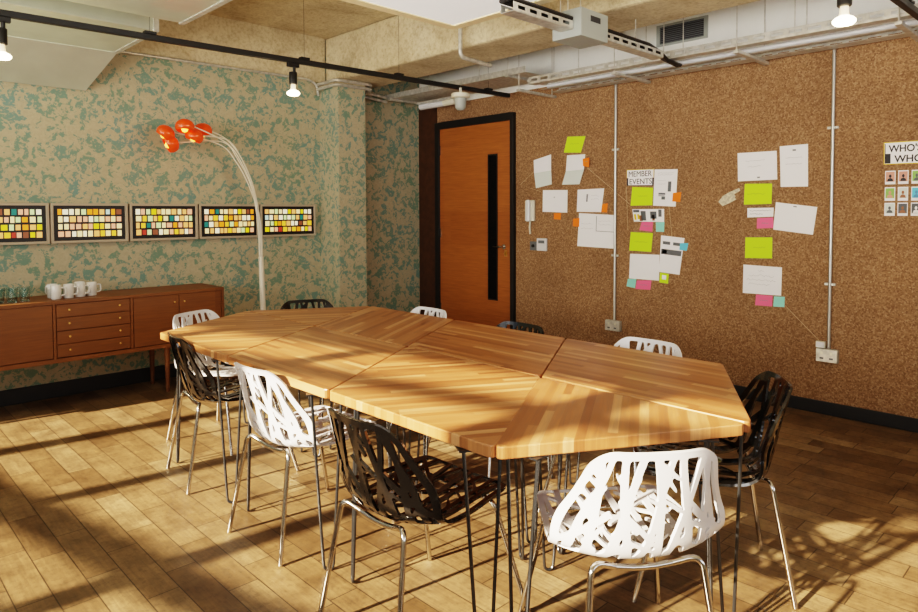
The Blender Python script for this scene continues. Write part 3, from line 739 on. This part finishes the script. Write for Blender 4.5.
s = sheet('paper_sheet', 'tilted white sheet hanging beside the pink note and narrow strip', 'paper', [(1.825, 1.463), (1.550, 1.426), (1.575, 1.234), (1.841, 1.266)], M['paper'], 2, NG_); marks(s, [(.44, .06, .52, .10)], M['ink'], 'pin')
s = sheet('paper_hand', 'cut-out paper hand pointing at a lime note', 'paper hand', [(2.250, 1.470), (2.215, 1.515), (2.165, 1.543), (2.092, 1.572), (2.083, 1.552), (2.128, 1.527), (2.118, 1.512), (2.122, 1.500), (2.112, 1.488), (2.150, 1.466), (2.215, 1.438)], M['cream'], 0, NG_)
s = sheet('paper_note', 'lime note above the lowest handwritten white sheet', 'note', [(2.040, 1.204), (1.847, 1.209), (1.847, 1.057), (2.041, 1.051)], M['lime'], 0, NG_); scribble(s, [(.3, .5, .75, .05)], M['limeink'], 16)
s = sheet('paper_sheet', 'lowest handwritten white sheet with a pink and a teal note beneath', 'paper', [(2.052, 1.002), (1.777, .996), (1.780, .792), (2.054, .789)], M['paper'], 0, NG_); scribble(s, [(.15, .35, .8, .04), (.1, .5, .85, .03), (.15, .65, .7, .03), (.4, .18, .55, .04)], M['faint'], 17)
s = sheet('sticky_note', 'pink sticky note below the lowest handwritten sheet', 'note', [(1.956, .786), (1.838, .787), (1.841, .708), (1.962, .706)], M['pink'], 1, NG_); scribble(s, [(.25, .5, .75, .06)], M['ink'], 18)
sheet('sticky_note', 'teal sticky note from which a thread runs down to the second socket', 'note', [(1.828, .783), (1.754, .787), (1.756, .712), (1.833, .709)], M['teal'], 1, NG_)
# who's who
s = sheet('wall_sign', "yellow-edged white sign reading WHO'S WHO above a grid of portrait cards", 'sign', [(1.163, 1.838), (.938, 1.837), (.938, 1.694), (1.161, 1.695)], M['paper'], 0, None)
marks(s, [(0, 0, 1, .035), (0, .965, 1, 1), (0, 0, .02, 1), (.98, 0, 1, 1)], M['yellow'], 'border'); marks(s, [(.025, .52, .17, .95), (.025, .07, .045, .52)], M['dark'], 'black_block')
xt = XC-.0012-.0012
text_mesh(s, "WHO'S", .062, 1.136, 1.774, xt, M['dark'], sx=.88, bold=.0013); text_mesh(s, "WHO", .062, 1.104, 1.708, xt, M['dark'], sx=.95, bold=.0013)
cols = [(1.152, 1.094), (1.080, 1.024), (1.008, .952)]; rows = [(1.655, 1.568), (1.550, 1.462), (1.450, 1.366)]
bgs = [['salmon', 'salmon', 'green'], ['green', 'paper2', 'cyan'], ['paper2', 'mid', 'mid']]
desc = [['pink-toned portrait card with a dark figure, first card of the top row', 'pink-toned portrait card with a dark coat, middle of the top row', 'green-toned portrait card at the end of the top row'],
        ['green and pink portrait card, first card of the middle row', 'pale portrait card with a brown figure in the centre of the card grid', 'blue portrait card at the end of the middle row'],
        ['pale portrait card with a small dark figure, first card of the bottom row', 'dark grey portrait card in the middle of the bottom row', 'dark grey portrait card at the end of the bottom row']]
fg = [['dark', 'dark', 'mid'], ['salmon', 'skin', 'blue'], ['mid', 'skin', 'paper']]
for i, (za, zb) in enumerate(rows):
    for j, (ya, yb) in enumerate(cols):
        s = sheet('portrait_card', desc[i][j], 'photo', [(ya, za), (yb, za), (yb, zb), (ya, zb)], M['paper'], 0, 'portrait cards in a grid')
        marks(s, [(.08, .08, .92, .80)], M[bgs[i][j]], 'picture')
        ob, pts, layer, c = PAPERS[desc[i][j]]
        mb = MB(); cy, cz = (ya+yb)/2, za+(zb-za)*.40; w_ = ya-yb; h_ = za-zb
        head = [(cy+.13*w_*math.cos(a), cz+.13*h_*math.sin(a)) for a in [k*math.pi/5 for k in range(10)]]
        body = [(cy+.30*w_, zb+.22*h_), (cy+.22*w_, zb+.40*h_), (cy, zb+.47*h_), (cy-.22*w_, zb+.40*h_), (cy-.30*w_, zb+.22*h_)]
        for pl in (head, body): mb.prism(pl, .0016, .0019, lambda p, l: tuple(Vector((XC-.0012-l, p[0], p[1]))-c))
        mb.build('figure', M[fg[i][j]], s)
# threads
def thread(label, pts, sag=0.):
    P = [Vector((XC-.006, y, z)) for y, z in pts]; c = sum(P, Vector())/len(P)
    tag(MB().tube(P, .0016, 6).build('thread', M['twine'], shift=c), label, 'thread', 'threads pinned on the cork')
thread('pale thread running from the low teal note to the socket on the second conduit', [(1.749, .724), (1.527, .508)])
thread('pale thread looping from the highest creased sheet out toward the door and back', [(3.853, 1.926), (4.225, 1.664), (3.974, 1.591)])
thread('pale thread from the upper orange note across the conduit to a lime note', [(3.441, 1.787), (3.18, 1.588), (3.013, 1.460)])
thread('pale thread hanging down beside the MEMBER EVENTS sign', [(3.048, 1.610), (3.030, 1.244)])
thread('pale thread from the printed poster down to the banded sheet', [(2.654, 1.440), (2.625, 1.188)])
# wall fittings
ph = empty('entry_phone', (XC-.001, 4.095, 1.41)); tag(ph, 'white entry phone handset on the cork next to the door', 'entry phone')
MB().box((-.03, -.055, -.10), (0, .055, .10)).build('base', M['ivory'], ph, bevel=.008)
MB().box((-.06, -.022, -.105), (-.031, .025, .105)).build('handset', M['white_plastic'], ph, bevel=.012)
MB().tube([(-.012, .0, -.101), (-.014, .006, -.16), (-.012, .0, -.225)], .009, 8).build('cord', M['ivory'], ph, smooth=True)
th = empty('thermostat', (XC-.001, 3.952, 1.088)); tag(th, 'small white wall thermostat with a grey display, beside a dark switch', 'thermostat')
MB().box((-.022, -.058, -.060), (0, .058, .060)).build('housing', M['white_plastic'], th, bevel=.005); MB().box((-.0235, -.036, .012), (-.0222, .036, .040)).build('display', M['mid'], th)
sw = empty('wall_switch', (XC-.001, 4.06, 1.072)); tag(sw, 'dark square wall switch between the door and the thermostat', 'switch')
MB().box((-.010, -.042, -.043), (0, .042, .043)).build('plate', M['mid'], sw, bevel=.003); MB().lathe([(.016, 0), (.014, .012)], 12, (-.0105, 0, 0), Matrix.Rotation(R(-90), 3, 'Y')).build('button', M['black'], sw)
def conduit(y, zb, zt, label, clips):
    r = empty('conduit', (XC-.016, y, zb)); tag(r, label, 'conduit', 'steel conduits on the cork wall')
    MB().tube([(0, 0, 0), (0, 0, zt-zb)], .011, 12).build('pipe', M['conduit'], r, smooth=True)
    for z in clips: MB().box((-.006, -.034, z-zb-.009), (.015, .034, z-zb+.009)).build('clip', M['galv'], r, bevel=.003)
conduit(3.150, .462, 2.50, 'vertical steel conduit on the cork running down between the two left paper groups', (1.93, 1.02))
conduit(1.459, .462, 2.48, 'vertical steel conduit on the cork between the tilted sheet and the portrait cards', (1.96, .90))
def socket(y, z, w, hh, label):
    r = empty('wall_socket', (XC-.001, y, z)); tag(r, label, 'socket', 'metal wall sockets')
    MB().box((-.04, -w/2, -hh/2), (0, w/2, hh/2)).build('back_box', M['galv'], r, bevel=.004)
    MB().box((-.044, -w/2+.003, -hh/2+.003), (-.0405, w/2-.003, hh/2-.003)).build('face_plate', M['galv'], r, bevel=.002)
    for s_ in (-1, 1):
        MB().box((-.047, s_*w*.22-.008, .008), (-.0445, s_*w*.22+.008, .028)).build('rocker', M['ivory'], r)
        MB().box((-.0452, s_*w*.22-.012, -.024), (-.0442, s_*w*.22+.012, -.012)).build('pin_slot', M['mid'], r)
socket(3.158, .413, .145, .09, 'metal double socket under the conduit nearest the door')
socket(1.465, .412, .135, .09, 'metal double socket under the conduit near the portrait cards')
jb = empty('junction_box', (XC-.001, 1.508, .482)); tag(jb, 'small white junction box on top of the second socket', 'box')
MB().box((-.03, -.028, -.022), (0, .030, .022)).build('housing', M['ivory'], jb, bevel=.003); MB().box((-.033, -.024, -.018), (-.0305, .026, .018)).build('lid', M['white_plastic'], jb)

# ------------------------------------------------------------------ overhead services
ct = empty('cable_tray', (4.66, 2.2, 2.50)); tag(ct, 'long perforated steel cable tray hung along the top of the cork wall', 'cable tray')
def slotted(mb, x0, x1, y0, y1, z0, z1):   # a side rail with a row of slots
    h_ = z1-z0; mb.box((x0, y0, z0), (x1, y1, z0+h_*.32)); mb.box((x0, y0, z1-h_*.32), (x1, y1, z1))
    n = int((y1-y0)/.11)
    for i in range(n+1):
        y = y0+(y1-y0)*i/n; mb.box((x0, y-.018, z0+h_*.32), (x1, y+.018, z1-h_*.32))
y0_, y1_ = -3.6, 1.50
rl = MB(); slotted(rl, -.215, -.211, y0_, y1_, 0, .055); rl.build('side_rail', M['galv'], ct)
rl = MB(); slotted(rl, .205, .209, y0_, y1_, -.028, .020); rl.build('side_rail', M['galv'], ct)
bt = MB(); bt.box((-.215, y0_, -.002), (-.135, y1_, .0)).box((-.055, y0_, -.026), (-.02, y1_, -.024)).box((.09, y0_, -.030), (.209, y1_, -.028))
bt.box((.02, y0_, -.012), (.06, y1_, -.009))
bt.build('tray_bed', M['galv'], ct)
MB().tube([(-.02, y0_, .0), (-.02, y1_-.05, .0)], .017, 10).build('cable', M['white_plastic'], ct, smooth=True)
MB().tube([(.06, y0_, .005), (.06, y1_, .005)], .011, 8).build('cable', M['galv'], ct, smooth=True)
for y in (3.80, 2.84, 1.90, .98, .0, -1.0):
    MB().box((-.245, y-2.2-.018, -.052), (.283, y-2.2+.018, -.031)).build('bracket', M['galv'], ct, bevel=.003)
    if y < 3.9:
        for xx in (-.23, .235): MB().tube([(xx, y-2.2, -.05), (xx, y-2.2, ZC-2.502)], .0042, 6).build('threaded_rod', M['galv'], ct)
for y in (3.45, 3.20, 2.45, 2.30, 1.55, 1.48, .6):
    MB().tube([(-.19, y-2.2, .0), (-.19, y-2.2, ZC-2.502)], .0036, 6).build('threaded_rod', M['galv'], ct)
# upper crossing tray
ut = empty('cable_tray', (3.55, 2.40, 2.475)); tag(ut, 'short cable tray with black cables crossing past the grey enclosure under the beam', 'cable tray')
for xa, xb in ((-.85, -.318), (-.030, .74)):
    um = MB()
    for yy in (-.045, .045):
        um.box((xa, yy-.002, 0), (xb, yy+.002, .014)).box((xa, yy-.002, .034), (xb, yy+.002, .046))
        n_ = max(4, int((xb-xa)/.1))
        for i in range(n_+1): xx = xa+.018+(xb-xa-.036)*i/n_; um.box((xx-.018, yy-.002, .014), (xx+.018, yy+.002, .034))
    um.build('side_rail', M['galv'], ut)
    MB().box((xa, -.043, -.003), (xb, .043, -.0005)).build('tray_bed', M['galv'], ut)
for k, yy in enumerate((-.035, -.01, .018, .036)):
    MB().tube([(-.86, yy, .062), (-.6, yy+.004, .064), (-.319, yy, .062)], .0135, 8).build('cable', M['black'], ut, smooth=True)
    MB().tube([(-.029, yy, .062), (.3, yy+.003, .062), (.55, yy-.003, .060), (.74, yy*.6, .040), (.86, yy*.4, .004+.004*k), (1.05, yy*.4, .0)], .0135, 8).build('cable', M['black'], ut, smooth=True)
for xx in (-.38, .45): MB().tube([(xx, 0, .046), (xx, 0, ZC-2.477)], .004, 6).build('threaded_rod', M['galv'], ut)
# grey enclosure
gb = empty('equipment_enclosure', (3.376, 2.405, 2.43)); tag(gb, 'grey metal enclosure with a dark slot hung beside the concrete beam', 'enclosure')
rz = R(4)
MB().box((-.14, -.105, 0), (.14, .105, .165)).build('housing', M['greybox'], gb, bevel=.003)
MB().box((-.045, -.1075, .098), (.055, -.1055, .132)).build('slot', M['dark'], gb)
for xx in (-.06, .07): MB().tube([(xx, .05, .165), (xx, .05, ZC-2.43-.002)], .004, 6).build('threaded_rod', M['galv'], gb)
# bent pipe
tag(MB().tube(arc_pts([(0, 0, .33), (0, 0, 0), (.36, .015, -.01)], .05, 6), .017, 12).build('conduit_elbow', M['galv'], loc=(3.62, 3.70, 2.60), smooth=True), 'bent steel conduit dropping from the beam beside the suspended white panel', 'conduit')
# conduits wrapped round the pillar head
for k, (dz, lab) in enumerate(((0, 'upper of two steel conduits bent around the pillar head'), (-.045, 'lower of two steel conduits bent around the pillar head'))):
    z = 2.665+dz
    tag(MB().tube(arc_pts([(3.59, 5.69, z-.01), (3.60, 5.372-.004*k, z), (4.03, 5.37, z), (4.05, 5.60, z-.03), (4.40, 5.62, z-.05)], .06, 6), .015, 10).build('conduit_elbow', M['galv'], shift=(3.8, 5.5, z), smooth=True), lab, 'conduit', 'conduits around the pillar')
tag(MB().tube(arc_pts([(1.70, 5.698, 2.685), (3.50, 5.698, 2.70), (3.595, 5.698, 2.66), (3.60, 5.69, 2.55)], .06, 6), .012, 10).build('surface_conduit', M['galv'], shift=(2.6, 5.70, 2.7), smooth=True), 'thin conduit running along the top of the wallpaper toward the pillar', 'conduit')
# ducts
def duct(name, label, lo, hi):
    c = ((lo[0]+hi[0])/2, (lo[1]+hi[1])/2, lo[2]); r = empty(name, c); tag(r, label, 'duct', 'sheet metal ventilation ducts')
    L_, H_ = [Vector(lo)-Vector(c), Vector(hi)-Vector(c)]
    MB().box(tuple(L_), tuple(H_)).build('casing', M['duct'], r, bevel=.006)
    MB().box((H_.x-.03, L_.y-.012, -.006), (H_.x+.004, H_.y+.012, H_.z)).build('end_flange', M['galv'], r, bevel=.002)
    for x in (-.9, .55):
        MB().box((x, L_.y-.01, -.005), (x+.02, H_.y+.01, .0)).build('joint_strip', M['galv'], r)
    return r
duct('air_duct', 'wide sheet metal duct overhead nearest the camera', (-1.3, 2.9, 2.60), (1.72, 4.27, 2.95))
dd = duct('air_duct', 'sheet metal duct overhead nearest the wallpaper with a sloping metal skirt', (-1.3, 4.56, 2.60), (1.665, 5.38, 2.95))
c = Vector(dd.location); dm = MB()
dm.add([Vector(p)-c for p in ((-1.3, 5.37, 2.598), (1.66, 5.37, 2.598), (1.53, 5.70, 2.345), (-1.3, 5.70, 2.345), (-1.3, 5.37, 2.61), (1.66, 5.37, 2.61), (1.53, 5.705, 2.36), (-1.3, 5.705, 2.36))],
       [(0, 1, 2, 3), (7, 6, 5, 4), (0, 4, 5, 1), (1, 5, 6, 2), (2, 6, 7, 3), (3, 7, 4, 0)])
dm.build('sloping_skirt', M['duct'], dd)
# suspended acoustic panel
ra = empty('acoustic_panel', (2.40, 2.0, 2.60)); tag(ra, 'white suspended panel with a pale timber rim hung below the ceiling', 'ceiling panel')
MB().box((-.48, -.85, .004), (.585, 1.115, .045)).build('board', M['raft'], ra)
MB().box((-.53, 1.115, -.004), (.65, 1.185, .055)).box((-.53, -.90, -.004), (.65, -.85, .055)).box((-.53, -.85, -.004), (-.48, 1.115, .055)).box((.585, -.85, -.004), (.65, 1.115, .055)).build('rim', M['raftrim'], ra, bevel=.004)
for xx in (-.35, .45):
    for yy in (-.65, .9): MB().tube([(xx, yy, .045), (xx, yy, ZC-2.602)], .004, 6).build('hanger_rod', M['galv'], ra)
# lighting tracks and spots
def track(label, xa, xb, ya, yb, z, joints):
    c = Vector(((xa+xb)/2, (ya+yb)/2, z)); L_ = math.hypot(xb-xa, yb-ya); r = empty('lighting_track', c, math.atan2(yb-ya, xb-xa)); tag(r, label, 'lighting track', 'black lighting tracks')
    MB().box((-L_/2, -.018, -.018), (L_/2, .018, .018)).build('rail', M['black'], r, bevel=.003)
    for t in joints:
        x = (t-.5)*L_; MB().box((x-.035, -.022, .0185), (x+.035, .022, .034)).tube([(x, 0, .03), (x, 0, ZC-z-.002)], .0012, 6).build('hanger', M['black'], r)
    return r
track('black lighting track spanning the room in front of the wallpaper', -.6, 4.75, 4.46, 4.20, 2.50, (.12, .40, .60, .76, .95))
track('short stretch of black lighting track close overhead in the upper right corner', 2.2, 4.62, .955, .895, 2.50, (.15, .86))
def spot(x, y, ztop, label, drop=.0):
    r = empty('track_spotlight', (x, y, ztop)); tag(r, label, 'spotlight', 'bare-bulb track spotlights')
    MB().box((-.045, -.016, -.030), (.045, .016, 0)).build('adapter', M['black'], r, bevel=.003)
    MB().tube([(.01, 0, -.028), (.01, 0, -.075-drop)], .011, 10).build('stem', M['black'], r, smooth=True)
    dz = Vector((0, 0, -drop))
    MB().lathe([(0, -.066), (.027, -.066), (.029, -.07), (.029, -.150), (.025, -.154), (0, -.154)], 20, dz).build('lamp_holder', M['black'], r, smooth=True)
    b = MB().lathe([(.022, -.196), (.036, -.203), (.046, -.213), (.046, -.222), (.036, -.232), (0, -.238)], 20, dz).build('bulb', M['bulb'], r, smooth=True)
    MB().lathe([(.017, -.1545), (.018, -.178), (.0215, -.1955)], 16, dz).build('bulb_neck', M['bulbneck'], b, smooth=True)
spot(2.515, 4.303, 2.481, 'lit bare-bulb spotlight hanging from the track above the orange lamp shades')
spot(.765, 4.388, 2.481, 'lit bare-bulb spotlight at the upper left picture edge, under the ducts')
spot(3.255, .925, 2.481, 'lit bare-bulb spotlight against the white band above the cork', .035)
# camera dome and emergency light over the door
cd = empty('security_camera', (4.08, 4.17, 2.40)); tag(cd, 'white dome camera hung from the end of the lighting track over the door', 'security camera')
MB().lathe([(0, .035), (.075, .035), (.082, .028), (.08, .0), (.06, -.008), (0, -.008)], 24).build('mount', M['ivory'], cd, smooth=True)
MB().lathe([(.052, -.008), (.050, -.05), (.046, -.09), (.03, -.108), (0, -.114)], 24).build('dome', M['greybox'], cd, smooth=True)
MB().tube([(0, 0, .035), (0, 0, .085)], .012, 8).build('stem', M['ivory'], cd)
em = empty('emergency_light', (4.68, 5.12, 2.52)); tag(em, 'white tube light fitting above the top corner of the door', 'light fitting')
MB().box((-.05, -.28, .02), (.05, .28, .045)).build('tray', M['galv'], em, bevel=.003)
MB().tube([(0, -.10, 0), (0, .27, 0)], .033, 14).build('diffuser', M['white_plastic'], em, smooth=True); MB().tube([(0, -.27, 0), (0, -.10, 0)], .032, 14).build('housing', M['ivory'], em, smooth=True)
# far stretch of wall tray above the door
ft = empty('cable_tray', (4.62, 4.60, 2.605)); tag(ft, 'dark far end of the cable tray above the door and alcove', 'cable tray')
f1 = MB(); f1.box((-.2, -.88, 0), (-.196, 1.08, .05)).box((.2, -.88, 0), (.204, 1.08, .05))
f1.build('side_rail', M['galv'], ft); f1 = MB().box((-.2, -.88, -.003), (.204, 1.08, 0)); f1.build('tray_bed', M['galv'], ft)
for y in (-.7, .95): MB().box((-.24, y-.018, -.026), (.325, y+.018, -.004)).build('bracket', M['galv'], ft)
for y in (-.7, -.35, .35): MB().tube([(-.22, y, -.004), (-.22, y, ZC-2.607)], .0042, 6).build('threaded_rod', M['galv'], ft)
# vent grille
vg = empty('vent_grille', (XC-.001, 2.56, 2.815)); tag(vg, 'dark louvred vent grille in the white wall above the cable tray', 'vent')
MB().box((-.012, -.215, -.085), (0, .215, -.068)).box((-.012, -.215, .068), (0, .215, .085)).box((-.012, -.215, -.068), (0, -.185, .068)).box((-.012, .185, -.068), (0, .215, .068)).build('frame', M['greybox'], vg)
MB().box((-.004, -.185, -.068), (-.001, .185, .068)).build('backing', M['dark'], vg)
sl = MB()
for i in range(9): z = -.06+.015*i; sl.box((-.011, -.185, z-.003), (-.0045, .185, z+.002))
sl.build('slats', M['mid'], vg)

# ------------------------------------------------------------------ light
EL, AZ = R(22.4), R(-7)
sun = bpy.data.lights.new('low_sun', 'SUN'); sun.energy = 19.; sun.angle = R(1.1); sun.color = (1., .81, .60)
so = bpy.data.objects.new('low_sun', sun); COL.objects.link(so)
dv = Vector((math.cos(EL)*math.cos(AZ), math.cos(EL)*math.sin(AZ), -math.sin(EL)))
so.rotation_euler = dv.to_track_quat('-Z', 'Y').to_euler(); so.location = (-4, 2.5, 3.5)
def area(name, loc, direction, sx, sy, power, col):
    l = bpy.data.lights.new(name, 'AREA'); l.shape = 'RECTANGLE'; l.size = sx; l.size_y = sy; l.energy = power; l.color = col
    o = bpy.data.objects.new(name, l); COL.objects.link(o); o.location = loc; o.rotation_euler = Vector(direction).to_track_quat('-Z', 'Y').to_euler(); l.spread = R(105); return o
nrm = Vector((math.cos(WA), math.sin(WA), .50))
tng = Vector((-math.sin(WA), math.cos(WA), 0))
for i in range(len(edges)-1):
    um_ = (edges[i][0]+edges[i+1][0])/2; wd = (edges[i+1][0]-edges[i][0])*WS*.85
    p = Vector((-1.0, 0, 0))+tng*um_*WS+Vector((0, 0, 1.65))-nrm*.16
    area('window_skylight', p, nrm, wd, 1.3, (20, 20, 18, 15, 10, 7)[i]*wd, (1., .95, .88))
for x in (1.1, 3.25):  # added fill lamps behind the camera, brightening the shaded parts of the room
    area('front_fill_light', (x, -2.95, 1.62), (0, 1, .45), 1.7, 1.6, 13, (1., .97, .93))
for (x, y, z) in ((2.515, 4.303, 2.16), (.765, 4.388, 2.16), (3.255, .925, 2.16)):
    l = bpy.data.lights.new('bulb_light', 'POINT'); l.energy = 6; l.color = (1., .74, .42); l.shadow_soft_size = .05
    o = bpy.data.objects.new('bulb_light', l); COL.objects.link(o); o.location = (x, y, z)
w = bpy.data.worlds.new('World'); scene.world = w; w.use_nodes = True
w.node_tree.nodes['Background'].inputs[0].default_value = (.75, .85, 1., 1); w.node_tree.nodes['Background'].inputs[1].default_value = .6

# ------------------------------------------------------------------ camera
f, pit, roll, cy, yaw = 662.18, .03926, .003246, 237.97, .771594
F = Vector((math.sin(yaw)*math.cos(pit), math.cos(yaw)*math.cos(pit), -math.sin(pit)))
r_ = Vector((math.cos(yaw), -math.sin(yaw), 0)); d_ = F.cross(r_)
c_, s_ = math.cos(roll), math.sin(roll)
r2, d2 = r_*c_+d_*s_, -r_*s_+d_*c_
cam = bpy.data.cameras.new('camera'); co = bpy.data.objects.new('camera', cam); COL.objects.link(co)
cam.sensor_width = 36; cam.lens = f/918*36; cam.shift_y = -(306-cy)/918; cam.clip_start = .02
m3 = Matrix((r2, -d2, -F)).transposed(); co.matrix_world = Matrix.Translation((0, 0, 1.4)) @ m3.to_4x4()
scene.camera = co
scene.view_settings.view_transform = 'Filmic'
scene.view_settings.look = 'High Contrast'
scene.view_settings.exposure = .34
scene.view_settings.gamma = 1.
for o in scene.objects:
    if '_layer' in o.keys(): del o['_layer']
